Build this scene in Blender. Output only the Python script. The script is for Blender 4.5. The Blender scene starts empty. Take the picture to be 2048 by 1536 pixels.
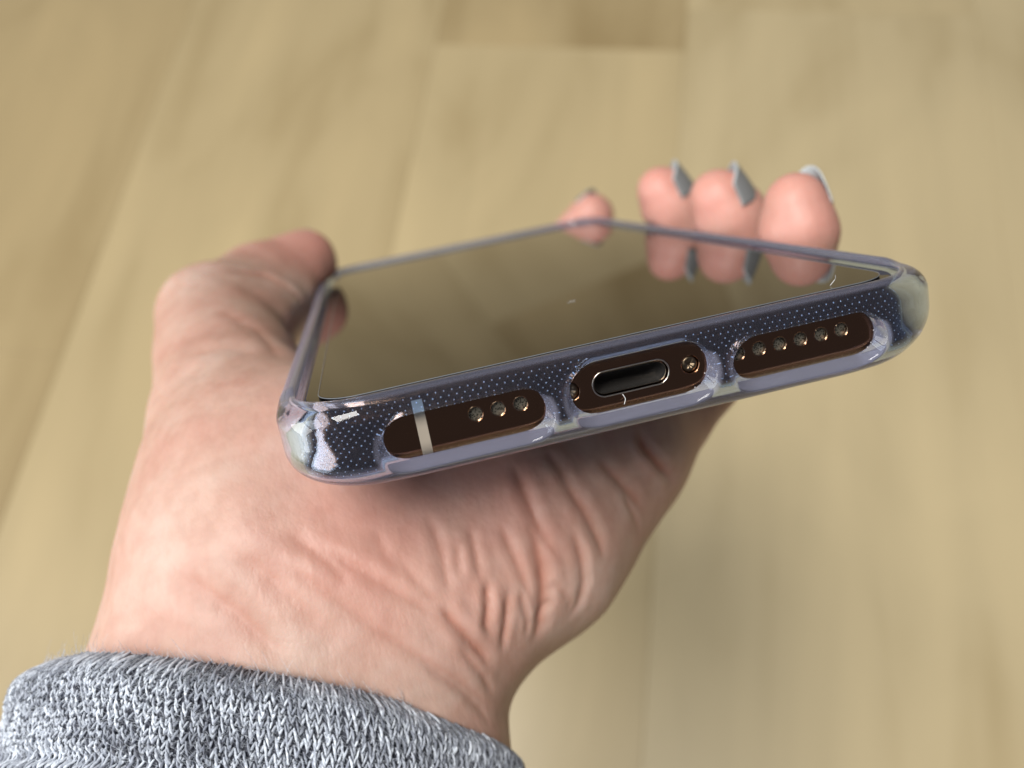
import bpy, math, random
import numpy as np
from mathutils import Matrix, Vector

MM = 0.001
scene = bpy.context.scene
C = scene.collection
rng = np.random.default_rng(7)

# ------------------------------------------------------------------ camera, world, lights
cam_data = bpy.data.cameras.new("camera")
cam = bpy.data.objects.new("camera", cam_data)
C.objects.link(cam)
right = Vector((0.98814559, 0.1245831, -0.08970696))
down = Vector((0.07733313, -0.9087238, -0.41017147))
fwd = Vector((-0.13261929, 0.39837181, -0.90758582))
m = Matrix.Identity(4)
for r_ in range(3):
    m[r_][0], m[r_][1], m[r_][2] = right[r_], -down[r_], -fwd[r_]
m[2][3] = 0.5
cam.matrix_world = m
cam_data.sensor_width = 36.0
cam_data.lens = 1739.5 / 2048 * 36
cam_data.clip_start = 0.005
cam_data.clip_end = 50
cam_data.dof.use_dof = True
cam_data.dof.focus_distance = 0.0925
cam_data.dof.aperture_fstop = cam_data.lens / 1.75
scene.camera = cam

world = bpy.data.worlds.new("World")
scene.world = world
world.use_nodes = True
bg = world.node_tree.nodes["Background"]
bg.inputs["Color"].default_value = (0.80, 0.84, 1.0, 1)
bg.inputs["Strength"].default_value = 0.10


def window_light(name, loc, target, sx, sy, power, col):
    d = bpy.data.lights.new(name, "AREA")
    d.shape = "RECTANGLE"
    d.size, d.size_y = sx, sy
    d.energy = power
    d.color = col
    o = bpy.data.objects.new(name, d)
    C.objects.link(o)
    o.location = loc
    o.rotation_euler = (Vector(target) - Vector(loc)).to_track_quat("-Z", "Y").to_euler()
    return o


SUBJ = (-0.02, 0.06, 0.40)
window_light("window_light_lower", (-2.50, -0.92, 0.95), SUBJ, 1.9, 1.30, 50.0, (1.0, 0.97, 0.93))
window_light("window_light_upper", (-2.32, -0.80, 2.25), SUBJ, 1.9, 0.95, 36.0, (0.78, 0.89, 1.0))
window_light("added_overhead_light", (-0.28, -0.09, 1.66), SUBJ, 0.62, 0.62, 27.0, (1.0, 0.97, 0.92))  # unseen overhead lamp, added to cast the hand's soft shadow on the floor

scene.view_settings.view_transform = "Standard"
scene.view_settings.look = "None"
scene.view_settings.exposure = -0.2
scene.view_settings.gamma = 1.0
scene.render.engine = "CYCLES"
scene.cycles.use_denoising = True
scene.cycles.max_bounces = 24
scene.cycles.transmission_bounces = 20
scene.cycles.glossy_bounces = 8
scene.cycles.diffuse_bounces = 4
scene.cycles.sample_clamp_indirect = 6.0
scene.cycles.caustics_reflective = True
scene.cycles.caustics_refractive = True

# the phone frame: x along the bottom edge, y towards the phone's top, z out of the screen (mm)
PH = Matrix(((0.92299808, -0.31449133, -0.22174252, 0.000204484),
             (0.36923434, 0.56156058, 0.74048343, 0.0387759425),
             (-0.10835376, -0.76533974, 0.63444033, 0.415643663),
             (0, 0, 0, 1)))


# ------------------------------------------------------------------ helpers
def tag(o, label=None, cat=None, group=None, kind=None):
    if label: o["label"] = label
    if cat: o["category"] = cat
    if group: o["group"] = group
    if kind: o["kind"] = kind
    return o


def empty(name, matrix):
    o = bpy.data.objects.new(name, None)
    o.empty_display_size = 0.01
    C.objects.link(o)
    o.matrix_world = matrix
    return o


def mesh_obj(name, verts, faces, mat, parent=None, smooth=True, normals=None, scale=MM, attr=None):
    me = bpy.data.meshes.new(name)
    v = np.asarray(verts, dtype=float) * scale
    if isinstance(faces, np.ndarray):
        nf, k = faces.shape
        me.vertices.add(len(v))
        me.vertices.foreach_set("co", v.astype(np.float32).ravel())
        me.loops.add(nf * k)
        me.loops.foreach_set("vertex_index", faces.astype(np.int32).ravel())
        me.polygons.add(nf)
        me.polygons.foreach_set("loop_start", np.arange(0, nf * k, k, dtype=np.int32))
        me.update(calc_edges=True)
        me.validate()
    else:
        me.from_pydata([tuple(p) for p in v], [], [tuple(int(i) for i in f) for f in faces])
    if smooth:
        me.polygons.foreach_set("use_smooth", np.ones(len(me.polygons), dtype=bool))
    if normals is not None:
        me.normals_split_custom_set_from_vertices([tuple(n) for n in normals])
    if attr is not None:
        for an, vals in attr.items():
            a = me.attributes.new(an, "FLOAT", "POINT")
            a.data.foreach_set("value", np.asarray(vals, dtype=np.float32))
    me.materials.append(mat)
    o = bpy.data.objects.new(name, me)
    C.objects.link(o)
    if parent is not None:
        o.parent = parent
    return o


class Nodes:
    def __init__(self, name):
        self.mat = bpy.data.materials.new(name)
        self.mat.use_nodes = True
        self.nt = self.mat.node_tree
        self.p = self.nt.nodes["Principled BSDF"]

    def n(self, typ, **kw):
        nd = self.nt.nodes.new(typ)
        for k, v in kw.items():
            if k.startswith("i_"):
                key = k[2:]
                key = int(key) if key.isdigit() else key.replace("_", " ")
                nd.inputs[key].default_value = v
            else:
                setattr(nd, k, v)
        return nd

    def l(self, a, ao, b, bi):
        self.nt.links.new(a.outputs[ao], b.inputs[bi])

    def set(self, **kw):
        for k, v in kw.items():
            self.p.inputs[k.replace("_", " ")].default_value = v
        return self

    def ramp(self, stops):
        r = self.nt.nodes.new("ShaderNodeValToRGB")
        el = r.color_ramp.elements
        while len(el) < len(stops):
            el.new(0.5)
        for e, (pos, c) in zip(el, stops):
            e.position = pos
            e.color = (*c, 1)
        return r


# ---- signed distance helpers (all in mm, arrays of any shape)
def smin(a, b, k):
    h = np.maximum(k - np.abs(a - b), 0) / k
    return np.minimum(a, b) - h * h * k * 0.25


def smax(a, b, k):
    return -smin(-a, -b, k)


def rr2(x, y, hx, hy, r):
    qx = np.abs(x) - hx + r
    qy = np.abs(y) - hy + r
    return np.minimum(np.maximum(qx, qy), 0) + np.sqrt(np.maximum(qx, 0) ** 2 + np.maximum(qy, 0) ** 2) - r


def ext(d2, z, top, bot, rt, rb):
    up = z > 0
    r = np.where(up, rt, rb)
    wy = np.where(up, z - top, -z - bot) + r
    wx = d2 + r
    return np.minimum(np.maximum(wx, wy), 0) + np.sqrt(np.maximum(wx, 0) ** 2 + np.maximum(wy, 0) ** 2) - r


def stadium(x, z, cx, cz, half, r):
    qx = np.maximum(np.abs(x - cx) - (half - r), 0)
    return np.sqrt(qx * qx + (z - cz) ** 2) - r


def surface_nets(F, xs, ys, zs):
    """isosurface of a sampled field on a (possibly uneven) grid -> quads"""
    ins = F < 0
    nx, ny, nz = F.shape
    cid = -np.ones((nx - 1, ny - 1, nz - 1), dtype=np.int64)
    cnt = np.zeros((nx - 1, ny - 1, nz - 1), dtype=np.int8)
    for a in (0, 1):
        for b in (0, 1):
            for c in (0, 1):
                cnt += ins[a:nx - 1 + a, b:ny - 1 + b, c:nz - 1 + c]
    act = (cnt > 0) & (cnt < 8)
    I, J, K = np.nonzero(act)
    cid[I, J, K] = np.arange(len(I))
    acc = np.zeros((len(I), 3))
    num = np.zeros(len(I))
    corners = [(a, b, c) for a in (0, 1) for b in (0, 1) for c in (0, 1)]
    for p in corners:
        for ax in range(3):
            if p[ax]:
                continue
            q = list(p); q[ax] = 1
            fa = F[I + p[0], J + p[1], K + p[2]]
            fb = F[I + q[0], J + q[1], K + q[2]]
            cr = (fa < 0) != (fb < 0)
            t = np.where(cr, fa / np.where(cr, fa - fb, 1), 0)
            A = np.stack([xs[I + p[0]], ys[J + p[1]], zs[K + p[2]]], 1)
            B = np.stack([xs[I + q[0]], ys[J + q[1]], zs[K + q[2]]], 1)
            acc += np.where(cr[:, None], A + (B - A) * t[:, None], 0)
            num += cr
    V = acc / num[:, None]
    quads = []
    for ax in range(3):
        s0 = [slice(None)] * 3; s1 = [slice(None)] * 3
        s0[ax] = slice(0, -1); s1[ax] = slice(1, None)
        u, w = (ax + 1) % 3, (ax + 2) % 3
        for s in (s0, s1):
            s[u] = slice(1, -1); s[w] = slice(1, -1)
        A = ins[tuple(s0)]; B = ins[tuple(s1)]
        idx = np.array(np.nonzero(A != B))
        flip = B[tuple(idx)]
        g = idx.copy()
        g[u] += 1; g[w] += 1

        def cell(du, dw):
            c = g.copy()
            c[u] -= du; c[w] -= dw
            return cid[c[0], c[1], c[2]]
        q = np.stack([cell(1, 1), cell(0, 1), cell(0, 0), cell(1, 0)], 1)
        q[flip] = q[flip][:, ::-1]
        quads.append(q)
    return V, np.concatenate(quads)


def relax_to(V, sdf, it=2, e=0.02, need_normals=True):
    n = None
    for k in range(it):
        d = sdf(V[:, 0], V[:, 1], V[:, 2])
        n = np.stack([sdf(V[:, 0] + e, V[:, 1], V[:, 2]) - sdf(V[:, 0] - e, V[:, 1], V[:, 2]),
                      sdf(V[:, 0], V[:, 1] + e, V[:, 2]) - sdf(V[:, 0], V[:, 1] - e, V[:, 2]),
                      sdf(V[:, 0], V[:, 1], V[:, 2] + e) - sdf(V[:, 0], V[:, 1], V[:, 2] - e)], 1) / (2 * e)
        L = np.maximum((n * n).sum(1), 0.25)
        if k < it - 1:
            V = V - n * np.clip(d / L, -0.3, 0.3)[:, None]
    n = n / np.maximum(np.linalg.norm(n, axis=1), 1e-9)[:, None]
    return V, n


def sdf_mesh(name, sdf, xs, ys, zs, mat, parent, it=3, normals=True, **kw):
    X, Y, Z = np.meshgrid(xs, ys, zs, indexing="ij")
    F = sdf(X, Y, Z)
    V, Q = surface_nets(F, xs, ys, zs)
    V, n = relax_to(V, sdf, it)
    return mesh_obj(name, V, Q, mat, parent, normals=n if normals else None, **kw)


def tubes(P, r, sides, close=True):
    """P: (n, k, 3) centre lines, r: (n, k) radii -> verts, quads"""
    n, k, _ = P.shape
    T = np.gradient(P, axis=1)
    T /= np.maximum(np.linalg.norm(T, axis=2, keepdims=True), 1e-9)
    ref = np.where(np.abs(T[..., 2:3]) < 0.8, np.array([0, 0, 1.0]), np.array([1.0, 0, 0]))
    U = np.cross(T, ref); U /= np.maximum(np.linalg.norm(U, axis=2, keepdims=True), 1e-9)
    W = np.cross(T, U)
    a = np.arange(sides) * 2 * np.pi / sides
    V = P[:, :, None] + r[:, :, None, None] * (np.cos(a)[:, None] * U[:, :, None] + np.sin(a)[:, None] * W[:, :, None])
    V = V.reshape(-1, 3)
    base = (np.arange(n) * k * sides)[:, None, None]
    i = (np.arange(k - 1) * sides)[None, :, None]
    s = np.arange(sides)[None, None, :]
    s2 = (s + 1) % sides
    q = np.stack([base + i + s, base + i + s2, base + i + sides + s2, base + i + sides + s], -1).reshape(-1, 4)
    return V, q


# ------------------------------------------------------------------ materials
def mat_floor(tone, seed):
    m = Nodes("floor_wood")
    tc = m.n("ShaderNodeTexCoord")
    mp = m.n("ShaderNodeMapping")
    mp.inputs["Location"].default_value = (seed * 3.17, seed * 1.91, 0)
    mp.inputs["Scale"].default_value = (20, 2.0, 1)
    m.l(tc, "Object", mp, "Vector")
    n1 = m.n("ShaderNodeTexNoise", i_Scale=1.0, i_Detail=6.0, i_Roughness=0.6, i_Distortion=0.6)
    m.l(mp, 0, n1, "Vector")
    mp2 = m.n("ShaderNodeMapping")
    mp2.inputs["Location"].default_value = (seed * 1.3, seed * 2.3, 0)
    mp2.inputs["Scale"].default_value = (7, 3.0, 1)
    m.l(tc, "Object", mp2, "Vector")
    n2 = m.n("ShaderNodeTexNoise", i_Scale=1.0, i_Detail=3.0, i_Distortion=1.2)
    m.l(mp2, 0, n2, "Vector")
    mx = m.n("ShaderNodeMath", operation="MULTIPLY_ADD")
    mx.inputs[1].default_value = 0.42
    m.l(n1, 0, mx, 0)
    sc = m.n("ShaderNodeMath", operation="MULTIPLY"); sc.inputs[1].default_value = 0.58
    m.l(n2, 0, sc, 0); m.l(sc, 0, mx, 2)
    t = np.array(tone)
    r = m.ramp([(0.32, tuple(t * 0.78 * np.array([1, .96, .88]))), (0.5, tuple(t)), (0.68, tuple(np.minimum(t * 1.13, 1)))])
    m.l(mx, 0, r, 0)
    # a few knots
    vo = m.n("ShaderNodeTexVoronoi", i_Scale=3.4, i_Randomness=1.0)
    mp3 = m.n("ShaderNodeMapping"); mp3.inputs["Location"].default_value = (seed * .77, seed * .31, 0)
    mp3.inputs["Scale"].default_value = (1.5, 1, 1)
    m.l(tc, "Object", mp3, "Vector"); m.l(mp3, 0, vo, "Vector")
    kr = m.ramp([(0.012, (0.42, 0.32, 0.22)), (0.05, (1, 1, 1))])
    m.l(vo, "Distance", kr, 0)
    mul = m.n("ShaderNodeMix", data_type="RGBA", blend_type="MULTIPLY")
    mul.inputs[0].default_value = 1.0
    m.l(r, 0, mul, 6); m.l(kr, 0, mul, 7)
    m.l(mul, 2, m.p, "Base Color")
    m.set(Roughness=0.38)
    b = m.n("ShaderNodeBump", i_Strength=0.05, i_Distance=0.001)
    m.l(n1, 0, b, "Height"); m.l(b, 0, m.p, "Normal")
    return m.mat


def mat_skin():
    m = Nodes("skin")
    tc = m.n("ShaderNodeTexCoord")
    n1 = m.n("ShaderNodeTexNoise", i_Scale=70.0, i_Detail=4.0, i_Roughness=0.55)
    m.l(tc, "Object", n1, "Vector")
    r1 = m.ramp([(0.34, (0.51, 0.285, 0.225)), (0.52, (0.555, 0.35, 0.28)), (0.68, (0.58, 0.41, 0.34))])
    m.l(n1, 0, r1, 0)
    n2 = m.n("ShaderNodeTexNoise", i_Scale=420.0, i_Detail=3.0)
    m.l(tc, "Object", n2, "Vector")
    r2 = m.ramp([(0.35, (0.90, 0.86, 0.84)), (0.6, (1.0, 1.0, 1.0))])
    m.l(n2, 0, r2, 0)
    mul = m.n("ShaderNodeMix", data_type="RGBA", blend_type="MULTIPLY"); mul.inputs[0].default_value = 0.8
    m.l(r1, 0, mul, 6); m.l(r2, 0, mul, 7)
    at = m.n("ShaderNodeAttribute", attribute_name="pink")
    mx = m.n("ShaderNodeMix", data_type="RGBA", blend_type="MIX")
    m.l(at, "Fac", mx, 0); m.l(mul, 2, mx, 6)
    mx.inputs[7].default_value = (0.64, 0.29, 0.235, 1)
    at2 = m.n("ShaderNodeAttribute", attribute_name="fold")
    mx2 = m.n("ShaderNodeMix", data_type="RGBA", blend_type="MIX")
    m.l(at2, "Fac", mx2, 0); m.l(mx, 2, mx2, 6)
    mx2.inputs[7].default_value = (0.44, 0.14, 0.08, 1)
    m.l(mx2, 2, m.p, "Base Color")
    m.set(Roughness=0.46, Subsurface_Weight=0.22, Subsurface_Radius=(1.0, 0.36, 0.2), Subsurface_Scale=0.0022)
    m.p.inputs["Specular IOR Level"].default_value = 0.42
    # fine skin lines: stretched cells
    mp = m.n("ShaderNodeMapping"); mp.inputs["Rotation"].default_value = (0.3, 0.5, 0.6)
    mp.inputs["Scale"].default_value = (1.0, 1.0, 0.55)
    m.l(tc, "Object", mp, "Vector")
    vo = m.n("ShaderNodeTexVoronoi", i_Scale=1900.0, feature="DISTANCE_TO_EDGE")
    m.l(mp, 0, vo, "Vector")
    rv = m.ramp([(0.0, (0, 0, 0)), (0.16, (1, 1, 1))])
    m.l(vo, "Distance", rv, 0)
    mp2 = m.n("ShaderNodeMapping"); mp2.inputs["Rotation"].default_value = (0.2, -0.3, 0.9)
    mp2.inputs["Scale"].default_value = (900, 900, 170)
    m.l(tc, "Object", mp2, "Vector")
    n3 = m.n("ShaderNodeTexNoise", i_Scale=1.0, i_Detail=3.0)
    m.l(mp2, 0, n3, "Vector")
    b1 = m.n("ShaderNodeBump", i_Strength=0.12, i_Distance=0.0001)
    m.l(rv, 0, b1, "Height")
    b2 = m.n("ShaderNodeBump", i_Strength=0.5, i_Distance=0.00018)
    m.l(n3, 0, b2, "Height"); m.l(b1, 0, b2, "Normal")
    m.l(b2, 0, m.p, "Normal")
    return m.mat


def mat_simple(name, col, rough, metal=0.0, **kw):
    m = Nodes(name)
    m.set(Base_Color=(*col, 1), Roughness=rough, Metallic=metal, **kw)
    return m


def mat_case():
    """clear TPU: bluish dye, a little milky scatter in the body, glossy skin"""
    m = Nodes("clear_plastic")
    m.set(Base_Color=(0.62, 0.77, 1.0, 1), Roughness=0.015, IOR=1.46, Transmission_Weight=1.0)
    tc = m.n("ShaderNodeTexCoord")
    n1 = m.n("ShaderNodeTexNoise", i_Scale=230.0, i_Detail=2.0)
    m.l(tc, "Object", n1, "Vector")
    b = m.n("ShaderNodeBump", i_Strength=0.10, i_Distance=0.0003)
    m.l(n1, 0, b, "Height")
    m.l(b, 0, m.p, "Normal")
    df = m.n("ShaderNodeBsdfDiffuse"); df.inputs["Color"].default_value = (0.70, 0.71, 0.93, 1)
    tl = m.n("ShaderNodeBsdfTranslucent"); tl.inputs["Color"].default_value = (0.70, 0.71, 0.93, 1)
    m1 = m.n("ShaderNodeMixShader"); m1.inputs[0].default_value = 0.5
    m.l(df, 0, m1, 1); m.l(tl, 0, m1, 2)
    m2 = m.n("ShaderNodeMixShader")
    at = m.n("ShaderNodeAttribute", attribute_name="edge_light_tint")   # lilac scatter painted in for light caught by cutout walls, lip and bottom edge
    mr = m.n("ShaderNodeMapRange"); mr.inputs["To Min"].default_value = 0.018; mr.inputs["To Max"].default_value = 0.26
    m.l(at, "Fac", mr, "Value"); m.l(mr, 0, m2, 0)
    out = m.nt.nodes["Material Output"]
    m.l(m.p, 0, m2, 1); m.l(m1, 0, m2, 2); m.l(m2, 0, out, "Surface")
    return m.mat


M_skin = mat_skin()
M_case = mat_case()
M_steel = mat_simple("gold_steel", (0.26, 0.11, 0.042), 0.14, 1.0, Coat_Weight=1.0, Coat_IOR=1.6, Coat_Roughness=0.08).mat
M_bright = mat_simple("bright_steel", (0.40, 0.31, 0.22), 0.16, 1.0).mat
M_glass = mat_simple("black_screen_glass", (0.004, 0.004, 0.004), 0.025, IOR=1.33).mat
M_black = mat_simple("black_plastic", (0.008, 0.008, 0.009), 0.35).mat
M_band = mat_simple("antenna_plastic", (0.36, 0.31, 0.25), 0.5).mat
M_back = mat_simple("gold_back_glass", (0.55, 0.40, 0.30), 0.12).mat
M_dot = mat_simple("white_microdot", (0.85, 0.86, 0.90), 0.5).mat
M_nail = mat_simple("grey_nail_polish", (0.23, 0.235, 0.235), 0.22).mat
M_tip = mat_simple("pale_nail_edge", (0.50, 0.54, 0.55), 0.35).mat
M_screw = mat_simple("bronze_screw", (0.20, 0.15, 0.10), 0.3, 1.0).mat
M_lint = mat_simple("white_lint", (0.8, 0.8, 0.8), 0.8).mat


def mat_mesh():
    m = Nodes("speaker_weave")
    tc = m.n("ShaderNodeTexCoord")
    w = m.n("ShaderNodeTexVoronoi", i_Scale=5200.0)
    m.l(tc, "Object", w, "Vector")
    r = m.ramp([(0.25, (0.006, 0.006, 0.005)), (0.62, (0.16, 0.15, 0.12))])
    m.l(w, "Distance", r, 0)
    m.l(r, 0, m.p, "Base Color")
    m.set(Roughness=0.45, Metallic=0.5)
    return m.mat


M_weave = mat_mesh()

# ------------------------------------------------------------------ floor
TONES = [tuple(1.1 * c for c in t) for t in ((0.445, 0.346, 0.188), (0.485, 0.385, 0.217), (0.40, 0.303, 0.158), (0.50, 0.402, 0.232), (0.455, 0.357, 0.196))]
floor_mats = [mat_floor(t, i + 1) for i, t in enumerate(TONES)]
M_gap = mat_simple("floor_joint", (0.30, 0.22, 0.12), 0.7).mat


def box_mesh(x0, x1, y0, y1, z0, z1, b):
    """a board with a small chamfer round its top"""
    v = [(x0, y0, z0), (x1, y0, z0), (x1, y1, z0), (x0, y1, z0),
         (x0, y0, z1 - b), (x1, y0, z1 - b), (x1, y1, z1 - b), (x0, y1, z1 - b),
         (x0 + b, y0 + b, z1), (x1 - b, y0 + b, z1), (x1 - b, y1 - b, z1), (x0 + b, y1 - b, z1)]
    f = [(3, 2, 1, 0)]
    for a in (0, 4):
        for i in range(4):
            j = (i + 1) % 4
            f.append((a + i, a + j, a + 4 + j, a + 4 + i))
    f.append((8, 9, 10, 11))
    return v, f


bv, bf = box_mesh(-2600, 3000, -1600, 4200, -16, -8, 0.1)
floor = mesh_obj("floor", bv, bf, M_gap, smooth=False)
tag(floor, kind="structure")
xb = [-1998, -1796, -1594, -1392, -1190, -988, -786, -584, -381, -169, 22, 231, 433, 635, 837, 1039, 1241, 1443, 1645, 1847]
k = 0
for i in range(len(xb) - 1):
    L = 1285.0
    off = {9: 502.0 - 2 * L, 10: 545 - 2 * L, 8: -120 - L, 11: 130 - L}.get(i, -1500 + (i * 457) % 1285 - 200)
    y = off
    while y + L < -700: y += L
    while y < 3400:
        v, f = box_mesh(xb[i] + .08, xb[i + 1] - .08, y + .08, y + L - .08, -8, 0, 0.25)
        tone = {(9, True): 2, (9, False): 4, (10, True): 1, (10, False): 3, (8, True): 4, (8, False): 0, (7, True): 2, (7, False): 2}.get((i, y > 400), (i * 3 + k * 2) % 5)  # left-hand planks get darker colours standing in for shade on that side
        mesh_obj("wood_plank", v, f, floor_mats[tone], floor, smooth=False)
        y += L
        k += 1

# ------------------------------------------------------------------ phone
HW, Y0P, Y1P, HT = 35.45, 0.0, 143.6, 3.85
YC = (Y0P + Y1P) / 2
PR = 7.8   # corner radius of the phone
HOLES_R = [12.1 + i * 2.41 for i in range(6)]
HOLES_L = [-12.1 - i * 2.41 for i in range(3)]
SCREW = 6.65


def phone_body(x, y, z, grow=0.0):
    return ext(rr2(x, y - YC, HW + grow, YC + grow, PR + grow), z, HT + grow, HT + grow, 2.3 + grow, 2.2 + grow)


def frame_sdf(x, y, z):
    d = phone_body(x, y, z)
    # seat for the front glass and the back glass
    inner = rr2(x, y - YC, HW - 1.15, YC - 1.15, PR - 1.1)
    d = smax(d, -np.maximum(inner, 3.0 - np.abs(z)), 0.12)
    near = y < 8
    if np.any(near):
        for hx in HOLES_R + HOLES_L:
            c = np.sqrt((x - hx) ** 2 + z ** 2) - 0.74
            d = smax(d, -np.maximum(c, y - 1.3), 0.16)
        for s in (-1, 1):
            c = np.sqrt((x - s * SCREW) ** 2 + z ** 2) - 0.95
            d = smax(d, -np.maximum(c, y - 0.9), 0.12)
        d = smax(d, -np.maximum(stadium(x, z, 0, 0, 4.15, 1.28), y - 6.5), 0.3)
    return d


phone = tag(empty("phone", PH), "smartphone with black glass screen and gold steel edge inside the clear case", "smartphone")
xs = np.arange(-36.2, 36.21, 0.17)
ys = np.r_[np.arange(-0.6, 3.2, 0.17), np.arange(3.3, 13, 0.5), np.arange(13.5, 133, 2.5), np.arange(133, 144.6, 0.5)]
zs = np.arange(-4.4, 4.41, 0.17)
sdf_mesh("steel_frame", frame_sdf, xs, ys, zs, M_steel, phone)


def slab(x, y, z, hx, hy, r, z0, z1, rb):
    zc, hz = (z0 + z1) / 2, (z1 - z0) / 2
    wx = rr2(x, y - YC, hx, hy, r) + rb
    wy = np.abs(z - zc) - hz + rb
    return np.minimum(np.maximum(wx, wy), 0) + np.sqrt(np.maximum(wx, 0) ** 2 + np.maximum(wy, 0) ** 2) - rb


xs_ = np.r_[np.arange(-36.5, -24, 0.2), np.arange(-24, 24, 2.0), np.arange(24, 36.6, 0.2)]
ys_ = np.r_[np.arange(-0.5, 12, 0.2), np.arange(12, 132, 2.0), np.arange(132, 144.6, 0.25)]
screen = sdf_mesh("screen_glass", lambda x, y, z: slab(x, y, z, HW - 1.2, YC - 1.2, PR - 1.2, 3.02, 3.84, 0.35), xs_, ys_,
                  np.arange(2.8, 4.2, 0.12), M_glass, phone)
protector = sdf_mesh("screen_protector", lambda x, y, z: slab(x, y, z, HW - 2.9, YC - 2.5, 4.4, 3.85, 4.12, 0.11), xs_, ys_,
         np.arange(3.7, 4.4, 0.055), M_glass, phone)
pr_pts = []
for q_ in range(4):
    cx_, cy_ = (HW - 2.9 - 4.4) * (1, -1, -1, 1)[q_], YC + (YC - 2.5 - 4.4) * (1, 1, -1, -1)[q_]
    for a_ in np.linspace(q_ * math.pi / 2, (q_ + 1) * math.pi / 2, 14):
        pr_pts.append((cx_ + 4.4 * math.cos(a_), cy_ + 4.4 * math.sin(a_), 4.085))
pr_pts.append(pr_pts[0])
vt, qt = tubes(np.array(pr_pts)[None], np.full((1, len(pr_pts)), 0.055), 6)
mesh_obj("protector_edge", vt, qt, mat_simple("bevel_glint_grey", (0.16, 0.175, 0.19), 0.3).mat, protector)  # pale grey ring paints the bright reflection of the bevelled edge
sdf_mesh("back_glass", lambda x, y, z: slab(x, y, z, HW - 1.2, YC - 1.2, PR - 1.2, -3.84, -3.02, 0.3), xs_[::2], ys_[::2],
         np.arange(-4.1, -2.8, 0.15), M_back, phone)


def disc_y(cx, y, r, seg=24):
    a = np.arange(seg) * 2 * np.pi / seg
    v = np.stack([cx + r * np.cos(a), np.full(seg, y), r * np.sin(a)], 1)
    return np.r_[v, [[cx, y, 0]]], [(seg, i, (i + 1) % seg) for i in range(seg)]


def rim_ring(cx, y0, r0, r1, seg=32, cz=0.0, half=0.0):
    """a raised ring (torus) round a round or long opening"""
    a = np.arange(seg) * 2 * np.pi / seg
    rm, t = (r0 + r1) / 2, (r1 - r0) / 2
    px = cx + rm * np.cos(a) + np.sign(np.round(np.cos(a), 6)) * half
    pz = cz + rm * np.sin(a)
    v, f = [], []
    for k_ in range(8):
        b = k_ * math.pi / 4
        v.append(np.stack([px + t * np.cos(b) * np.cos(a), np.full(seg, y0 + t * np.sin(b)), pz + t * np.cos(b) * np.sin(a)], 1))
    for k_ in range(8):
        for i in range(seg):
            f.append((k_ * seg + i, k_ * seg + (i + 1) % seg, ((k_ + 1) % 8) * seg + (i + 1) % seg, ((k_ + 1) % 8) * seg + i))
    return np.concatenate(v), f


for hx in HOLES_R + HOLES_L:
    v, f = disc_y(hx, 0.55, 0.8)
    h = mesh_obj("speaker_mesh", v, f, M_weave, phone, smooth=False)
    v, f = rim_ring(hx, 0.10, 0.70, 0.82)
    mesh_obj("hole_rim", v, f, M_bright, h)

for s in (-1, 1):
    # pentalobe screw: domed head with a five-lobed recess
    V, F_ = [], []
    seg = 40
    a = np.arange(seg) * 2 * np.pi / seg
    lobes = 0.36 + 0.10 * np.cos(5 * a)
    rings = [(np.full(seg, 0.93), 0.55), (np.full(seg, 0.90), 0.34), (np.full(seg, 0.78), 0.24), (lobes, 0.18), (lobes * 0.9, 0.55)]
    for rr, yy in rings:
        V.append(np.stack([s * SCREW + rr * np.cos(a), np.full(seg, yy), rr * np.sin(a)], 1))
    V = np.concatenate(V)
    for k_ in range(len(rings) - 1):
        for i in range(seg):
            F_.append((k_ * seg + i, k_ * seg + (i + 1) % seg, (k_ + 1) * seg + (i + 1) % seg, (k_ + 1) * seg + i))
    V = np.r_[V, [[s * SCREW, 0.5, 0]]]
    F_ += [((len(rings) - 1) * seg + i, (len(rings) - 1) * seg + (i + 1) % seg, len(V) - 1) for i in range(seg)]
    mesh_obj("screw", V, F_, M_screw, phone)

# charging port: a dark socket liner, its contact board and the bright rim
a = np.arange(48) * 2 * np.pi / 48
px = 1.16 * np.cos(a) + np.sign(np.round(np.cos(a), 6)) * 2.87
pz = 1.16 * np.sin(a)
V = np.concatenate([np.stack([px, np.full(48, yy), pz], 1) for yy in (0.35, 5.5)])
F_ = [(i, (i + 1) % 48, 48 + (i + 1) % 48, 48 + i) for i in range(48)] + [tuple(range(48, 96))]
port = mesh_obj("charging_port", V, F_, mat_simple("port_liner", (0.18, 0.17, 0.16), 0.25, 0.85).mat, phone)
v, f = rim_ring(0, 0.42, 1.10, 1.18, 48, 0, 2.87)
mesh_obj("port_rim", v, f, M_bright, port)
v, f = rim_ring(0, 0.06, 1.29, 1.46, 48, 0, 2.87)
mesh_obj("port_rim", v, f, mat_simple("polished_port_rim", (0.75, 0.68, 0.58), 0.2, 1.0).mat, port)


def wrap_strip(sdf, x_or_y, width, axis, lift, z0, z1, n=48):
    """thin strip that follows the frame's rounded side: built proud of the steel by `lift`"""
    V = []
    ts = np.linspace(-1.3, 0.62, n)
    for w in (-width / 2, width / 2):
        for a_ in ts:
            if axis == "bottom":
                d = np.array([0, -math.cos(a_), math.sin(a_)]); o = np.array([x_or_y + w, 4.0, 0])
            else:
                sg = -1 if axis == "left" else 1
                d = np.array([sg * math.cos(a_), 0, math.sin(a_)]); o = np.array([sg * (HW - 4.0), x_or_y + w, 0])
            tt = 0.0
            for _ in range(40):
                p = o + d * tt
                tt += -float(sdf(p[0], p[1], p[2]) - lift)
                if abs(tt) > 12: break
            V.append(o + d * tt)
    V = np.array(V)
    F_ = [(i, i + 1, n + i + 1, n + i) for i in range(n - 1)]
    return V, F_


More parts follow.
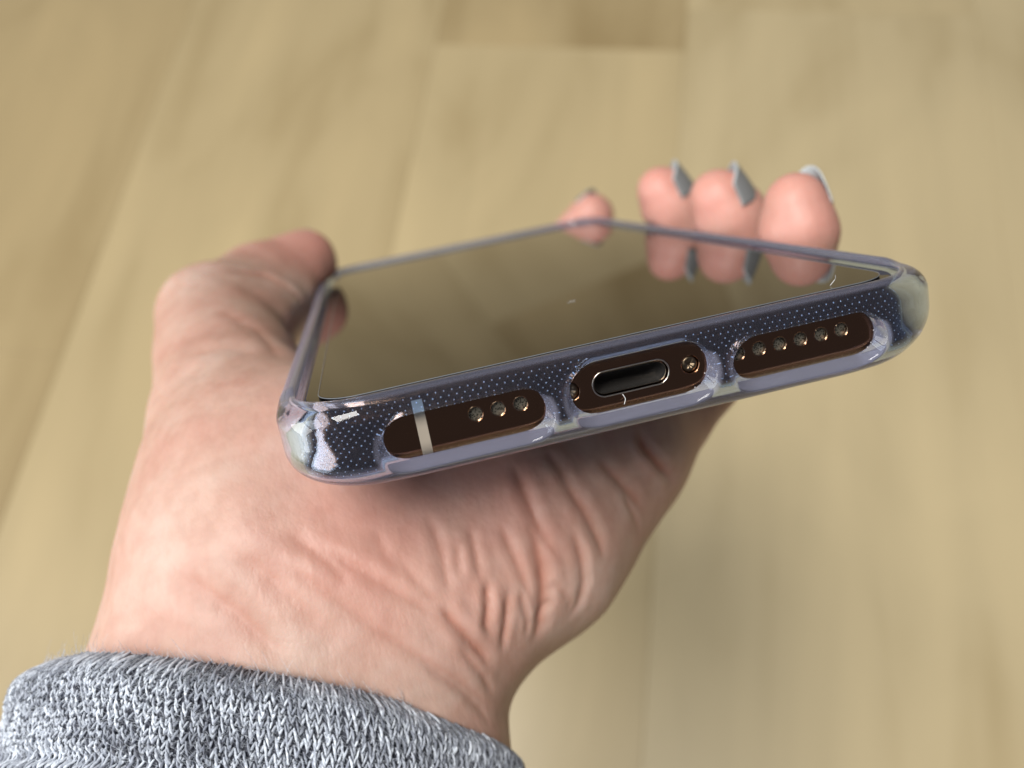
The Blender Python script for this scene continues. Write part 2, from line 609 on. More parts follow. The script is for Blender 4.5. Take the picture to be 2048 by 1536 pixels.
for axn, pos in (("bottom", -22.55), ("left", 118.0), ("right", 118.0), ("right", 14.0)):
    v, f = wrap_strip(phone_body, pos, 1.1, axn, 0.03, -3, 3)
    mesh_obj("antenna_band", v, f, M_band, phone)

# ------------------------------------------------------------------ phone case
CW, CY0, CY1 = 37.2, -1.75, 145.4
CYC, CHY = (CY0 + CY1) / 2, (CY1 - CY0) / 2
CUTS = [(-18.15, -0.55, 8.35, 2.45), (0.78, 0.1, 7.4, 2.9), (19.5, -0.6, 8.05, 2.5)]


def case_outer(x, y, z, g=0.0):
    # shock-absorbing corners stand a little proud of the straight sides
    qx, qy = np.abs(x) - CW + 2.0, np.abs(y - CYC) - CHY + 2.0
    far = np.sqrt(qx * qx + qy * qy)
    t = np.clip(1 - far / 12.0, 0, 1)
    g0 = g
    lip = np.clip((y - 6.5) / 3.5, 0, 1)   # the lip is lower along the bottom edge
    lip = lip * lip * (3 - 2 * lip)
    t = t * t * (3 - 2 * t)
    rb = 3.3 + 1.9 * t
    g = g + 0.7 * t
    return ext(rr2(x, y - CYC, CW + g, CHY + g, 9.4 + g), z, 4.5 + 0.45 * lip + g0, 5.5 + g0, 1.9 + g, rb + g)


def cavity(x, y, z):
    return ext(rr2(x, y - YC, HW + 0.13, YC + 0.13, PR + 0.13), z, HT + 0.13, HT + 0.13, 0.8, 2.0)


def case_sdf(x, y, z):
    d = case_outer(x, y, z)
    d = smax(d, -cavity(x, y, z), 0.15)
    op = rr2(x, y - YC, HW - 0.55, YC - 0.55, PR - 0.5)
    lip = np.maximum(op - np.clip(z - 3.9, 0, 2) * 0.25, 3.2 - z)
    d = smax(d, -lip, 0.3)
    if np.any(y < 6):
        flare = np.clip(-y, 0, 2.5)
        for cx, cz, half, r in CUTS:
            f = 0.5 * flare
            c = stadium(x, z, cx, cz - f, half + f, r + f)
            d = smax(d, -np.maximum(c * 0.85, y - 3.5), 0.35)
    return d


case = tag(empty("phone_case", PH), "clear soft plastic bumper case with three rounded cutouts wrapped round the phone", "phone case")
xs = np.arange(-38.0, 38.01, 0.21)
ys = np.r_[np.arange(-2.6, 13, 0.21), np.arange(13.5, 130, 1.6), np.arange(130, 146.5, 0.6)]
zs = np.arange(-6.3, 5.6, 0.19)
def edge_light_tint(V):  # where reflected and piped light is painted into the clear plastic
    x, y, z = V.T
    w = np.zeros(len(V))
    fl = np.clip(-y, 0, 2.5)
    for cx, cz, half, r in CUTS:
        f = 0.5 * fl
        c = np.abs(stadium(x, z, cx, cz - f, half + f, r + f)) + np.clip(z - cz - 1.0, 0, 9) + np.clip(y - 0.2, 0, 9)
        w = np.maximum(w, np.clip(1.3 - c / 0.4, 0, 1))
    lip = np.clip((z - 3.95) / 0.25, 0, 1)
    return np.maximum(w, np.maximum(lip * np.where(y < 4, 0.6, 1.0), 0.6 * np.clip((-3.9 - z) / 0.8, 0, 1)))


X, Y, Z = np.meshgrid(xs, ys, zs, indexing="ij")
V, Q = surface_nets(case_sdf(X, Y, Z), xs, ys, zs)
V, n = relax_to(V, case_sdf, 3)
mesh_obj("case_shell", V, Q, M_case, case, normals=n, attr={"edge_light_tint": edge_light_tint(V)})

# anti-smear micro dots moulded on the inside of the clear wall
Vd, Fd = [], []


def add_dot(p, n_, r):
    n_ = n_ / np.linalg.norm(n_)
    u = np.cross(n_, [0.3, 0.2, 1.0]); u /= np.linalg.norm(u); w = np.cross(n_, u)
    b = len(Vd)
    for k_ in range(6):
        a_ = k_ * math.pi / 3
        Vd.append(p + r * (math.cos(a_) * u + math.sin(a_) * w))
    Vd.append(p - n_ * r * 0.35)
    for k_ in range(6):
        Fd.append((b + k_, b + (k_ + 1) % 6, b + 6))


def perim(s):
    """point on the inner outline, s = 0 at the middle of the bottom edge, + to the right"""
    R = PR; straight = HW - R; q = R * math.pi / 2
    sg = 1 if s >= 0 else -1
    s = abs(s)
    if s < straight: return np.array([sg * s, 0.0]), np.array([0, -1.0])
    if s < straight + q:
        a_ = (s - straight) / R
        return np.array([sg * (straight + R * math.sin(a_)), R - R * math.cos(a_)]), np.array([sg * math.sin(a_), -math.cos(a_)])
    return np.array([sg * HW, R + s - straight - q]), np.array([sg * 1.0, 0])


row = 0
PITCH, ROWH = 0.84, 0.43
angs = []
t_ = -3.4
while t_ <= 3.15:
    s = -52 + (row % 2) * PITCH / 2
    while s < 52:
        p2, n2 = perim(s)
        z_ = t_
        # on the wall that faces the phone
        dz = max(-z_ - 1.95, 0)
        if dz < 1.8:
            inset = 2.0 - math.sqrt(max(4.0 - dz * dz, 0))
            k3 = math.sqrt(max(4.0 - dz * dz, 0)) / 2.0
            n3 = np.array([n2[0] * k3, n2[1] * k3, -dz / 2.0])
            p3 = np.array([p2[0] - n2[0] * inset, p2[1] - n2[1] * inset, z_])
            p3 = p3 - n3 * float(cavity(*p3) + 0.006)
            ok = case_outer(*p3) < -0.3
            if p3[1] < 6:
                for cx, cz, half, r in CUTS:
                    if stadium(p3[0], p3[2], cx, cz, half, r) < 0.12: ok = False
            if ok and rng.random() > 0.02:
                add_dot(p3, n3, 0.062 * (0.85 + 0.3 * rng.random()))
        s += PITCH
    t_ += ROWH
    row += 1
tag(mesh_obj("micro_dots", np.array(Vd), Fd, M_dot, case, smooth=False), kind="stuff")

# ------------------------------------------------------------------ hand
# --- HAND SDF BEGIN
PALM = {
  'radius_side': [(-69.12, 12.86, -64.36, 20.0), (-54.86, 30.63, -37.24, 19.3), (-47.36, 36.71, -26.26, 20.0), (-44.03, 42.39, -18.84, 20.0)],
  'ulna_side': [(-39.84, 7.65, -69.92, 20.0), (-38.23, 26.37, -45.35, 18.5), (-28.82, 30.97, -35.14, 17.7), (-12.03, 38.49, -30.01, 18.5), (4.15, 46.59, -22.99, 16.0)],
  'mid': [(-48.14, 29.06, -39.93, 18.0), (-40.29, 35.8, -30.24, 19.0), (-31.62, 41.08, -25.74, 19.0), (-18.88, 48.88, -21.56, 17.0)],
  'thumb': [(-47.78, 39.61, -23.34, 18.5), (-50.71, 59.14, -9.86, 14.3), (-57.12, 95.86, 3.92, 11.6)],
  'thumbtip': [(-57.12, 95.86, 3.92, 10.5), (-49.06, 112.45, 7.57, 9.0), (-39.17, 123.22, 9.75, 7.4)],
  'thumbpad': [(-50.28, 90.13, 1.28, 9.0), (-45.53, 108.67, 2.8, 8.5), (-40.66, 119.71, 7.56, 7.0)],
}
FINGERS = {
  'pinky': [(4.15, 46.59, -22.99, 13.0), (18.01, 52.62, -21.03, 9.6), (44.0, 60, -9.5, 6.8), (46.4, 54, -3, 6.2), (45.7, 49.7, 4, 6.0), (45.6, 49.5, 8.6, 4.9)],
  'ring': [(-2, 58, -22, 11), (13, 66, -20, 10), (43, 77, -17, 8.2), (50, 76, -4, 7.4), (44.5, 74.3, 6, 6.6), (42.6, 74, 9.8, 5.3)],
  'middle': [(-10, 70, -22, 11), (2, 82, -20, 10), (36, 99, -17, 8.4), (47, 100, -3, 7.4), (42, 98.3, 7.6, 6.5), (40.1, 98, 11.4, 5.2)],
  'index': [(-25, 75, -22, 12), (-20, 88, -19, 10), (8, 126, -17, 8.4), (23, 150, -7.5, 7.2), (36.6, 148, 4.8, 6.0)],
}


def seg_cone(x, y, z, A, B):
    ax, ay, az, ra = A
    bx, by, bz, rb = B
    dx, dy, dz = bx - ax, by - ay, bz - az
    t = ((x - ax) * dx + (y - ay) * dy + (z - az) * dz) / (dx * dx + dy * dy + dz * dz)
    t = np.clip(t, 0, 1)
    return np.sqrt((x - ax - t * dx) ** 2 + (y - ay - t * dy) ** 2 + (z - az - t * dz) ** 2) - (ra + (rb - ra) * t)


def chain(x, y, z, pts, k):
    d = None
    for A, B in zip(pts[:-1], pts[1:]):
        e = seg_cone(x, y, z, A, B)
        d = e if d is None else smin(d, e, k)
    return d


def hand_sdf(x, y, z):
    d = None
    for nm in ('radius_side', 'ulna_side', 'mid', 'thumb'):
        e = chain(x, y, z, PALM[nm], 3.0)
        d = e if d is None else smin(d, e, 9.0)
    fing = None
    for nm, pts in FINGERS.items():
        e = chain(x, y, z, pts, 2.2)
        fing = e if fing is None else smin(fing, e, 0.8)
    d = smin(d, fing, 6.0)
    d = smin(d, smin(chain(x, y, z, PALM['thumbtip'], 2.0), chain(x, y, z, PALM['thumbpad'], 2.0), 4.0), 2.0)
    d = smax(d, -(case_outer(x, y, z) - 0.12), 1.2)
    return d
# --- HAND SDF END


HAND_O = Vector((-48, 28, -41))
H_M = PH @ Matrix.Translation(HAND_O * MM)
person = tag(empty("person", H_M), "left hand in grey knit sleeve holding the phone from below, fingers curled over its edge", "hand")
HO = np.array(HAND_O)

CREASES = [   # (points, width mm, depth mm)
    ([(-11.5, 21.0, -21.6), (-11.0, 19.7, -24.8), (-10.9, 19.0, -28.0), (-11.3, 18.6, -31.8), (-12.6, 18.8, -36.3), (-14.4, 18.8, -39.6)], 0.96, 0.62),
    ([(-15.5, 21.1, -20.6), (-14.6, 19.6, -23.7), (-14.0, 18.7, -26.3), (-13.4, 18.1, -29.8), (-13.1, 18.1, -33.6)], 0.64, 0.35),
    ([(-18.4, 17.2, -26.6), (-18.7, 16.3, -28.5), (-19.2, 15.6, -30.5), (-19.8, 15.0, -32.1), (-19.4, 15.0, -34.4)], 0.58, 0.55),
    ([(-15.8, 17.5, -28.8), (-16.5, 16.7, -31.1), (-17.1, 16.2, -33.2), (-17.8, 15.8, -35.0), (-18.6, 15.7, -37.6)], 0.51, 0.45),
    ([(-25.4, 14.5, -27.1), (-24.5, 14.1, -28.7), (-23.6, 13.9, -30.4), (-22.3, 13.8, -33.2), (-20.9, 14.3, -36.1), (-20.1, 15.1, -39.8)], 0.70, 0.60),
    ([(-38.5, 17.2, -17.0), (-35.9, 16.5, -19.0), (-33.6, 15.8, -21.0), (-29.8, 14.7, -24.6), (-26.8, 14.0, -27.5), (-24.8, 13.6, -29.9)], 0.77, 0.28),
    ([(-36.2, 13.4, -25.5), (-32.9, 12.8, -28.3), (-30.6, 12.4, -30.5), (-28.2, 12.0, -33.3), (-25.1, 12.4, -36.9), (-22.6, 13.6, -41.3), (-21.3, 15.1, -45.7)], 0.70, 0.30),
    ([(-5.6, 25.2, -17.8), (-4.1, 23.6, -20.9), (-2.8, 22.6, -24.5), (-1.8, 22.4, -28.3), (-1.7, 22.4, -32.2)], 0.90, 0.45),
    ([(0.7, 27.9, -18.4), (3.0, 27.6, -21.5), (5.1, 28.0, -25.2), (7.3, 30.2, -30.6)], 0.83, 0.50),
    ([(8.0, 31.8, -16.9), (9.2, 31.1, -20.0), (10.8, 31.6, -22.9), (13.3, 33.8, -27.1)], 0.77, 0.85),
    ([(-11.4, 26.4, -14.9), (-10.9, 24.2, -17.2), (-10.6, 22.4, -19.5), (-10.2, 20.8, -22.5), (-9.0, 19.8, -26.0), (-6.9, 19.9, -29.9)], 0.83, 0.40),
    ([(-5.8, 21.5, -23.6), (-5.2, 20.7, -27.1), (-5.0, 20.6, -30.0), (-5.3, 20.7, -33.0), (-6.7, 20.9, -36.1), (-9.2, 20.8, -38.4)], 0.70, 0.40),
    ([(-24.4, 21.1, -17.5), (-23.7, 19.7, -19.6), (-23.4, 17.9, -22.0), (-23.5, 16.2, -24.7), (-24.0, 14.4, -28.1)], 0.77, 0.25),
    ([(-19.1, 20.7, -20.1), (-19.1, 19.2, -22.3), (-19.2, 17.9, -24.5), (-19.3, 16.4, -27.7)], 0.64, 0.28),
    ([(-21.2, 18.9, -21.6), (-21.5, 17.6, -23.4), (-22.0, 16.2, -25.8)], 0.58, 0.20),
    ([(-42.7, 18.6, -13.8), (-40.1, 17.5, -16.0), (-37.9, 16.4, -18.4), (-36.0, 15.5, -20.9), (-34.7, 14.6, -23.2)], 1.02, 0.28),
    ([(-42.2, 16.4, -17.6), (-40.4, 15.4, -20.0), (-37.9, 14.5, -22.5), (-34.5, 13.4, -26.0), (-32.6, 12.7, -28.6)], 0.96, 0.25),
    ([(3.5, 27.0, -24.1), (4.8, 27.5, -27.7), (5.8, 29.1, -31.7)], 0.64, 0.30),
    ([(-14.5, 17.9, -29.4), (-14.3, 17.6, -32.2), (-14.3, 17.7, -34.8), (-15.1, 17.7, -37.6)], 0.45, 0.30),
    ([(-11.0, 18.7, -32.2), (-9.4, 19.1, -31.4), (-7.7, 20.1, -34.7), (-8.7, 20.5, -37.2)], 0.51, 0.20),
    ([(-13.5, 18.3, -35.8), (-11.7, 18.7, -34.3), (-10.1, 19.0, -33.1)], 0.51, 0.25),
    ([(-24.2, 13.2, -32.7), (-22.8, 13.4, -35.7), (-21.5, 14.2, -39.5), (-20.7, 15.4, -43.1)], 0.51, 0.30),
    ([(-29.8, 12.0, -32.1), (-27.3, 11.9, -35.2), (-24.9, 12.4, -38.7), (-23.0, 13.3, -42.8), (-21.9, 14.0, -46.3)], 0.58, 0.23),
    ([(-6.4, 27.3, -15.3), (-5.0, 25.7, -17.4), (-4.2, 23.9, -20.2)], 0.77, 0.30),
    ([(-29.2, 17.8, -19.7), (-28.1, 16.1, -22.7), (-26.3, 14.9, -25.7), (-24.4, 14.2, -28.3)], 0.83, 0.17),
    ([(-31.1, 19.2, -17.1), (-30.5, 17.3, -19.8), (-28.9, 15.4, -23.5)], 0.90, 0.15),
    ([(-57.1, 20.1, -15.8), (-52.9, 17.0, -18.2), (-49.3, 14.7, -21.8), (-45.9, 12.5, -26.1), (-43.0, 11.0, -29.5)], 1.41, 0.35),
    ([(-50.8, 19.0, -13.6), (-45.4, 16.1, -17.8), (-41.6, 14.1, -22.7), (-37.9, 12.2, -28.2)], 1.41, 0.25),
    ([(-63.6, 23.0, -19.0), (-57.9, 17.2, -21.1), (-54.0, 13.9, -24.5)], 1.28, 0.20),
    ([(-52.6, 89.3, 13.4), (-49.3, 92.8, 12.6), (-45.5, 96.1, 10.6), (-42.1, 96.2, 8.0), (-40.0, 96.7, 4.8), (-39.5, 97.1, 2.0)], 1.02, 0.55),
    ([(-47.9, 67.0, 6.5), (-45.4, 63.9, 4.8), (-42.5, 56.1, 2.9), (-40.6, 47.2, 1.6)], 1.15, 0.25),
    ([(-51.7, 70.8, 8.4), (-48.4, 66.8, 6.6), (-45.9, 59.3, 4.6)], 1.15, 0.17),
    ([(-57.1, 57.2, 3.8), (-52.2, 54.2, 4.4), (-47.8, 53.1, 4.1), (-43.8, 48.7, 2.5)], 1.41, 0.17),
]
# --- CREASES END

xs = np.arange(-92, 62.1, 0.8)
ys = np.arange(-14, 162, 0.8)
zs = np.arange(-76, 24, 0.8)
X, Y, Z = np.meshgrid(xs.astype(np.float32), ys.astype(np.float32), zs.astype(np.float32), indexing="ij")
F = hand_sdf(X, Y, Z)
V, Q = surface_nets(F.astype(np.float64), xs, ys, zs)
del X, Y, Z, F
V, n = relax_to(V, hand_sdf, 3, e=0.05)


def subdivide(V, Q):
    """one Catmull-Clark step through the modifier"""
    me = bpy.data.meshes.new("tmp")
    me.vertices.add(len(V)); me.vertices.foreach_set("co", V.astype(np.float32).ravel())
    me.loops.add(Q.size); me.loops.foreach_set("vertex_index", Q.astype(np.int32).ravel())
    me.polygons.add(len(Q)); me.polygons.foreach_set("loop_start", np.arange(0, Q.size, 4, dtype=np.int32))
    me.update(calc_edges=True)
    o = bpy.data.objects.new("tmp", me)
    C.objects.link(o)
    md = o.modifiers.new("s", "SUBSURF"); md.levels = 1
    dg = bpy.context.evaluated_depsgraph_get()
    e = o.evaluated_get(dg).to_mesh()
    V2 = np.empty(len(e.vertices) * 3, dtype=np.float32); e.vertices.foreach_get("co", V2)
    Q2 = np.empty(len(e.loops), dtype=np.int32); e.loops.foreach_get("vertex_index", Q2)
    o.to_mesh_clear()
    bpy.data.objects.remove(o); bpy.data.meshes.remove(me)
    return V2.reshape(-1, 3).astype(float), Q2.reshape(-1, 4)


V, Q = subdivide(V, Q)
_, n = relax_to(V, hand_sdf, 1, e=0.15)


def poly_dist(V, pts):
    best = np.full(len(V), 1e9)
    along = np.zeros(len(V))
    m_ = len(pts) - 1
    for i in range(m_):
        a_, b_ = np.array(pts[i]), np.array(pts[i + 1])
        d_ = b_ - a_
        t = np.clip(((V - a_) @ d_) / max(d_ @ d_, 1e-9), 0, 1)
        dist = np.linalg.norm(V - a_ - t[:, None] * d_, axis=1)
        c = dist < best
        best[c] = dist[c]; along[c] = (i + t[c]) / m_
    return best, along


disp = np.zeros(len(V))
fold = np.zeros(len(V))
for pts, wd, dp in CREASES:
    P_ = np.array(pts)
    lo, hi = P_.min(0) - 5 * abs(wd) - 2, P_.max(0) + 5 * abs(wd) + 2
    sel = np.nonzero(np.all((V > lo) & (V < hi), axis=1))[0]
    if len(sel) == 0: continue
    dd, al = poly_dist(V[sel], P_)
    fade = np.clip(np.minimum(al, 1 - al) * 3.5, 0, 1)
    fade = fade * fade * (3 - 2 * fade)
    prof = -np.exp(-(np.abs(dd) / wd) ** 1.4) + 0.32 * np.exp(-((dd - 2.2 * wd) / (1.3 * wd)) ** 2)
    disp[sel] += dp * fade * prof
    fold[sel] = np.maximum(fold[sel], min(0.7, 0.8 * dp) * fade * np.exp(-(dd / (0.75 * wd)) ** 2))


def vnoise(P_, s, seed):
    """cheap smooth value noise"""
    q = P_ / s + seed * 17.3
    i = np.floor(q).astype(np.int64); f = q - i
    f = f * f * (3 - 2 * f)
    r = 0
    for a_ in (0, 1):
        for b_ in (0, 1):
            for c_ in (0, 1):
                h = ((i[:, 0] + a_) * 73856093) ^ ((i[:, 1] + b_) * 19349663) ^ ((i[:, 2] + c_) * 83492791)
                h = (h * 2654435761) & 0xffffffff
                h = (h ^ (h >> 15)) * 2246822519 & 0xffffffff
                v_ = ((h >> 8) & 0xffff) / 65535.0
                w_ = (f[:, 0] if a_ else 1 - f[:, 0]) * (f[:, 1] if b_ else 1 - f[:, 1]) * (f[:, 2] if c_ else 1 - f[:, 2])
                r = r + v_ * w_
    return r


disp += (vnoise(V, 9.0, 1) - 0.5) * 0.5 + (vnoise(V, 4.0, 2) - 0.5) * 0.25
# keep the skin off the case wherever they touch
V2 = V + n * disp[:, None]
gap = case_outer(V2[:, 0], V2[:, 1], V2[:, 2])
bad = gap < 0.08
V2[bad] = V[bad]
V = V2
pink = np.zeros(len(V))
for nm, pts in FINGERS.items():
    t3 = np.array(pts[-1][:3])
    pink = np.maximum(pink, np.clip(1.15 - np.linalg.norm(V - t3, axis=1) / 13.0, 0, 0.85))
t3 = np.array(PALM['thumbtip'][-1][:3])
pink = np.maximum(pink, np.clip(1.2 - np.linalg.norm(V - t3, axis=1) / 19.0, 0, 0.9))
for c3, rad, am in (((-25, 28, -18), 26, 0.55), ((20, 46, -26), 16, 0.5)):
    pink = np.maximum(pink, am * np.clip(1 - np.linalg.norm(V - np.array(c3), axis=1) / rad, 0, 1) ** 0.7)
pink = np.clip(pink * (0.65 + 0.7 * vnoise(V, 6.0, 5)), 0, 1)
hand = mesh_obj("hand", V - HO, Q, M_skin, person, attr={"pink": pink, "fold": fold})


# nails: thin curved plates wrapped round the outer side of each fingertip
def nail(tip, r, axis, out, length, start, half_deg=68, thick=0.28):
    ax = np.array(axis, float); ax /= np.linalg.norm(ax)
    ou = np.array(out, float); ou -= ax * (ou @ ax); ou /= np.linalg.norm(ou)
    sd = np.cross(ax, ou)
    nu, nv = 21, 22
    V, F_ = [], []
    t = np.array(tip, float)
    for lay in (0, 1):
        for j in range(nv):
            v_ = j / (nv - 1)
            for i in range(nu):
                u_ = (i / (nu - 1)) * 2 - 1
                ang = u_ * math.radians(half_deg) * (1 - 0.10 * v_)
                hgt = start + v_ * length
                # rounded free edge and cuticle
                hgt += -(u_ * u_) * (v_ ** 3) * length * 0.30 + (u_ * u_) * ((1 - v_) ** 3) * length * 0.10
                h01 = max(hgt, 0.0) / r
                # follow the round tip, then run on straight past it
                rad = r * (1 - 0.19 * min(h01, 1.4) ** 1.5) + 0.06 + (thick if lay else 0)
                V.append(t + ax * hgt + ou * math.cos(ang) * rad + sd * math.sin(ang) * rad * 0.97)
    N = nu * nv
    idx = lambda l, j, i: l * N + j * nu + i
    for j in range(nv - 1):
        for i in range(nu - 1):
            F_.append((idx(1, j, i), idx(1, j, i + 1), idx(1, j + 1, i + 1), idx(1, j + 1, i)))
            F_.append((idx(0, j, i), idx(0, j + 1, i), idx(0, j + 1, i + 1), idx(0, j, i + 1)))
    rimv = [(0, i) for i in range(nu)] + [(j, nu - 1) for j in range(1, nv)] + [(nv - 1, i) for i in range(nu - 2, -1, -1)] + [(j, 0) for j in range(nv - 2, 0, -1)]
    for (a0, b0), (a1, b1) in zip(rimv, rimv[1:] + rimv[:1]):
        F_.append((idx(0, a0, b0), idx(0, a1, b1), idx(1, a1, b1), idx(1, a0, b0)))
    o = mesh_obj("fingernail", np.array(V) - HO, F_, M_nail, hand)
    o.data.materials.append(M_tip)
    for k_, pl in enumerate(o.data.polygons):
        j_ = (k_ // 2) // (nu - 1)
        under = k_ % 2 == 1
        if k_ >= 2 * (nu - 1) * (nv - 1) or j_ >= nv - 3 or (under and j_ > nv * 0.45): pl.material_index = 1
    return o


nail((45.6, 49.5, 7.0), 5.6, (-0.05, 0.1, 1), (1, 0.30, 0.1), 7.2, -0.3, 54)
nail((43.0, 74, 7.6), 6.75, (-0.36, -0.1, 1), (1, -0.40, 0.3), 7.4, -0.3, 58)
nail((40.5, 98, 9.2), 6.65, (-0.38, -0.1, 1), (1, -0.40, 0.3), 7.2, -0.3, 58)
nail((36.6, 148, 4.8), 5.8, (0.75, -0.1, 0.6), (0.5, 0.3, 0.8), 6.4, -0.5)
nail((-39.17, 123.22, 9.75), 7.2, (0.75, 0.65, 0.1), (-0.5, 0.45, 0.9), 7.2, -2.5)

# ------------------------------------------------------------------ knitted sleeve
SL_C = np.array((-50.26, 25.17, -43.92))
SL_A = np.array((30.284, -5.704, -10.939))
SL_B = np.array((0.479, -17.92, 19.31))
SL_AX = np.array((-0.275, -0.493, -0.822))


def sleeve_pt(u, v, off):
    """u angle, v mm along the arm from the cuff edge, off mm outwards (arrays)"""
    wob = 1 + 0.02 * np.sin(3 * u + 0.7) + 0.012 * np.sin(7 * u + v * .08)
    gr = wob * (1 + 0.0035 * v)
    ca, sa = np.cos(u), np.sin(u)
    rad = ca[..., None] * SL_A + sa[..., None] * SL_B
    nrm = ca[..., None] * SL_A / np.linalg.norm(SL_A) + sa[..., None] * SL_B / np.linalg.norm(SL_B)
    nrm = nrm - (nrm @ SL_AX)[..., None] * SL_AX
    nrm /= np.linalg.norm(nrm, axis=-1, keepdims=True)
    return SL_C + rad * gr[..., None] + SL_AX * v[..., None] + nrm * off[..., None], nrm


def cuff_off(v):
    """outside profile of the cuff: rolled edge, hem groove, sleeve beyond"""
    edge = -2.6 * np.clip(1 - v / 2.6, 0, 1) ** 2.2
    hem = -1.1 * np.exp(-((v - 11.5) / 0.8) ** 2)
    return edge + hem + 0.35 * np.sin(v * 0.5) * (v < 11)


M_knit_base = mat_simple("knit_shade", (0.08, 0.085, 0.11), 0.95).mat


def mat_yarn():
    m = Nodes("grey_yarn")
    at = m.n("ShaderNodeAttribute", attribute_name="tone")
    r = m.ramp([(0.0, (0.075, 0.08, 0.105)), (0.45, (0.38, 0.415, 0.48)), (1.0, (0.80, 0.86, 0.93))])
    m.l(at, "Fac", r, 0)
    tc = m.n("ShaderNodeTexCoord")
    n1 = m.n("ShaderNodeTexNoise", i_Scale=2600.0, i_Detail=3.0)
    m.l(tc, "Object", n1, "Vector")
    r2 = m.ramp([(0.3, (0.55, 0.55, 0.6)), (0.65, (1.1, 1.1, 1.1))])
    m.l(n1, 0, r2, 0)
    mul = m.n("ShaderNodeMix", data_type="RGBA", blend_type="MULTIPLY"); mul.inputs[0].default_value = 1
    m.l(r, 0, mul, 6); m.l(r2, 0, mul, 7)
    m.l(mul, 2, m.p, "Base Color")
    m.set(Roughness=0.9)
    m.p.inputs["Sheen Weight"].default_value = 0.25
    return m.mat


M_yarn = mat_yarn()
NU = 120
vs_prof = np.r_[np.linspace(14, 0.6, 10), np.linspace(0, 60, 70), [80, 110, 150, 190, 220, 232, 236]]
offs = np.r_[np.full(10, -3.4), cuff_off(np.linspace(0, 60, 70)) - 0.25, [0, 1, 2, 2, 0, -12, -34]]
offs[9] = -3.1
uu = np.arange(NU) * 2 * np.pi / NU
U, VV = np.meshgrid(uu, vs_prof, indexing="ij")
OO = np.broadcast_to(offs, U.shape)
P_, _ = sleeve_pt(U, VV, OO)
K_ = len(vs_prof)
ii, jj = np.meshgrid(np.arange(NU), np.arange(K_ - 1), indexing="ij")
Qs = np.stack([ii * K_ + jj, ((ii + 1) % NU) * K_ + jj, ((ii + 1) % NU) * K_ + jj + 1, ii * K_ + jj + 1], -1).reshape(-1, 4)
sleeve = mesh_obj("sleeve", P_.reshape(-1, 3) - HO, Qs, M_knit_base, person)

# stitches: two leaning legs per V
ucol = np.linspace(0, 2 * np.pi, 3000)
pp, _ = sleeve_pt(ucol, np.full(3000, 8.0), np.zeros(3000))
arc = np.r_[0, np.cumsum(np.linalg.norm(np.diff(pp, axis=0), axis=1))]
NC = int(arc[-1] / 1.06)
ucs = np.interp(np.arange(NC) * arc[-1] / NC, arc, ucol)
rows = np.arange(0.15, 44, 1.08)
uc, vr = np.meshgrid(ucs, rows, indexing="ij")
uc = uc.ravel(); vr = vr.ravel()
front = (np.sin(uc) > -0.55) | (vr < 14)
uc = uc[front]; vr = vr[front]
ns = len(uc)
du = 2 * np.pi / NC
legs = []
tone = []
rad_all = []
for sgn in (-1, 1):
    tt = np.linspace(0, 1, 6)
    ju = rng.normal(0, 0.17, ns); jv = rng.normal(0, 0.26, ns); jl = rng.normal(1, 0.14, ns)
    # inverted V: legs meet at the top (towards the cuff edge) and spread below
    spread = (0.06 + 0.42 * tt[None, :] ** 0.8) * sgn
    u_ = uc[:, None] + du * (spread + ju[:, None] * 0.6)
    v_ = vr[:, None] + (tt[None, :] - 0.15) * 1.55 * jl[:, None] + jv[:, None] * 0.6
    lift = 0.05 + 0.30 * np.sin(np.pi * np.clip(tt, 0, 1))[None, :] + rng.normal(0, 0.12, ns)[:, None]
    o_ = cuff_off(np.maximum(v_, 0)) + lift
    p, _ = sleeve_pt(u_, np.maximum(v_, -0.3), o_)
    legs.append(p)
    rad_all.append((0.075 + 0.095 * np.sin(np.pi * (0.12 + 0.8 * tt)))[None, :] * rng.uniform(0.8, 1.2, ns)[:, None])
    base = vnoise(np.stack([uc * 22, vr * 0.8, uc * 0], 1), 3.0, 3)
    tone.append(np.clip(0.38 + 0.62 * base + rng.normal(0, 0.25, ns), 0, 1))
P_ = np.concatenate(legs); Rr = np.concatenate(rad_all); tn = np.concatenate(tone)
V, Qk = tubes(P_, Rr, 6)
st = mesh_obj("knit_stitches", V - HO, Qk, M_yarn, sleeve, attr={"tone": np.repeat(tn, 6 * 6)})
tag(st, kind="stuff")

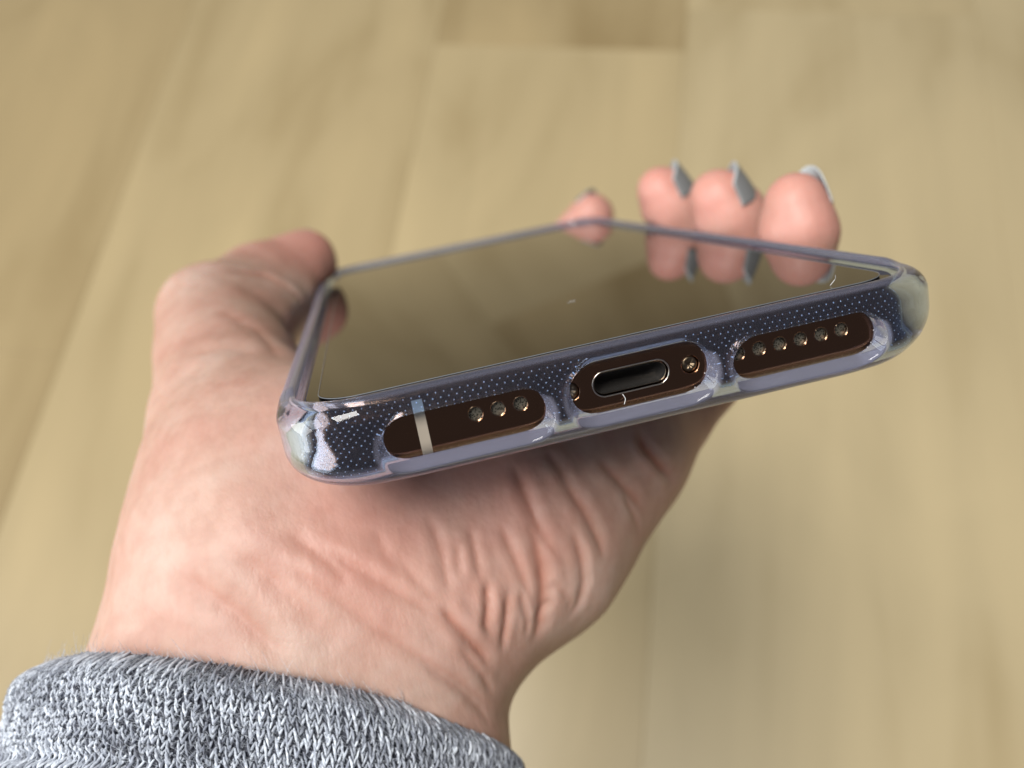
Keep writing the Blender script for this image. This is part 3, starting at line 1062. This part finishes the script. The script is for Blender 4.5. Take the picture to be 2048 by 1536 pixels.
# loose fibres that fuzz the knit
nf = 24000
uf = rng.uniform(0, 2 * np.pi, nf); vf = rng.uniform(-0.2, 16, nf) ** 1.0
vf[: nf // 4] = rng.uniform(-0.1, 2.2, nf // 4)
tt = np.linspace(0, 1, 5)
dirx = rng.normal(0, 1, nf); diry = rng.normal(0, 1, nf); ln = rng.uniform(0.5, 1.9, nf); lift = rng.uniform(0.15, 0.75, nf) ** 1.3
bend = rng.normal(0, 0.7, nf)
u_ = uf[:, None] + du / 1.13 * ln[:, None] * (dirx[:, None] * 0.6 * tt + bend[:, None] * tt ** 2)
v_ = vf[:, None] + ln[:, None] * (diry[:, None] * 0.6 * tt - bend[:, None] * 0.6 * tt ** 2)
o_ = cuff_off(np.clip(v_, 0, 99)) + 0.15 + lift[:, None] * np.sin(tt * 2.2)[None, :] * 0.9
p, _ = sleeve_pt(u_, v_, o_)
V, Qk = tubes(p, np.broadcast_to((0.022 - 0.012 * tt)[None, :], (nf, 5)), 3)
fz = mesh_obj("wool_fuzz", V - HO, Qk, M_yarn, sleeve, attr={"tone": np.repeat(np.clip(rng.normal(0.65, 0.25, nf), 0, 1), 15)})
tag(fz, kind="stuff")


# ------------------------------------------------------------------ lint on the phone and case
def lint(pts, r, label):
    P_ = np.array(pts, float)
    t = np.linspace(0, 1, 12)
    s = np.linspace(0, 1, len(P_))
    c = np.stack([np.interp(t, s, P_[:, a_]) for a_ in range(3)], 1)
    for _ in range(2):
        c[1:-1] = (c[:-2] + 2 * c[1:-1] + c[2:]) / 4
    V, Qk = tubes(c[None], np.full((1, 12), r), 5)
    o0 = c[0].copy()
    o = mesh_obj("lint_fibre", V - o0, Qk, M_lint)
    o.matrix_world = PH @ Matrix.Translation(Vector(o0) * MM)
    tag(o, label, "lint")


lint([(-1.2, -0.02, -1.5), (-1.0, -0.25, -2.0), (-1.3, -0.45, -2.5)], 0.035, "short white lint hair hanging below the charging port opening")
lint([(25.5, 4.0, 4.2), (26.0, 3.6, 4.9), (25.8, 3.2, 5.4)], 0.03, "tiny pale fibre standing on the screen edge below the little finger's reflection")
lint([(0.8, 29, 4.14), (1.4, 29.3, 4.17), (1.9, 29.25, 4.15)], 0.025, "pale speck of lint lying in the middle of the black screen")
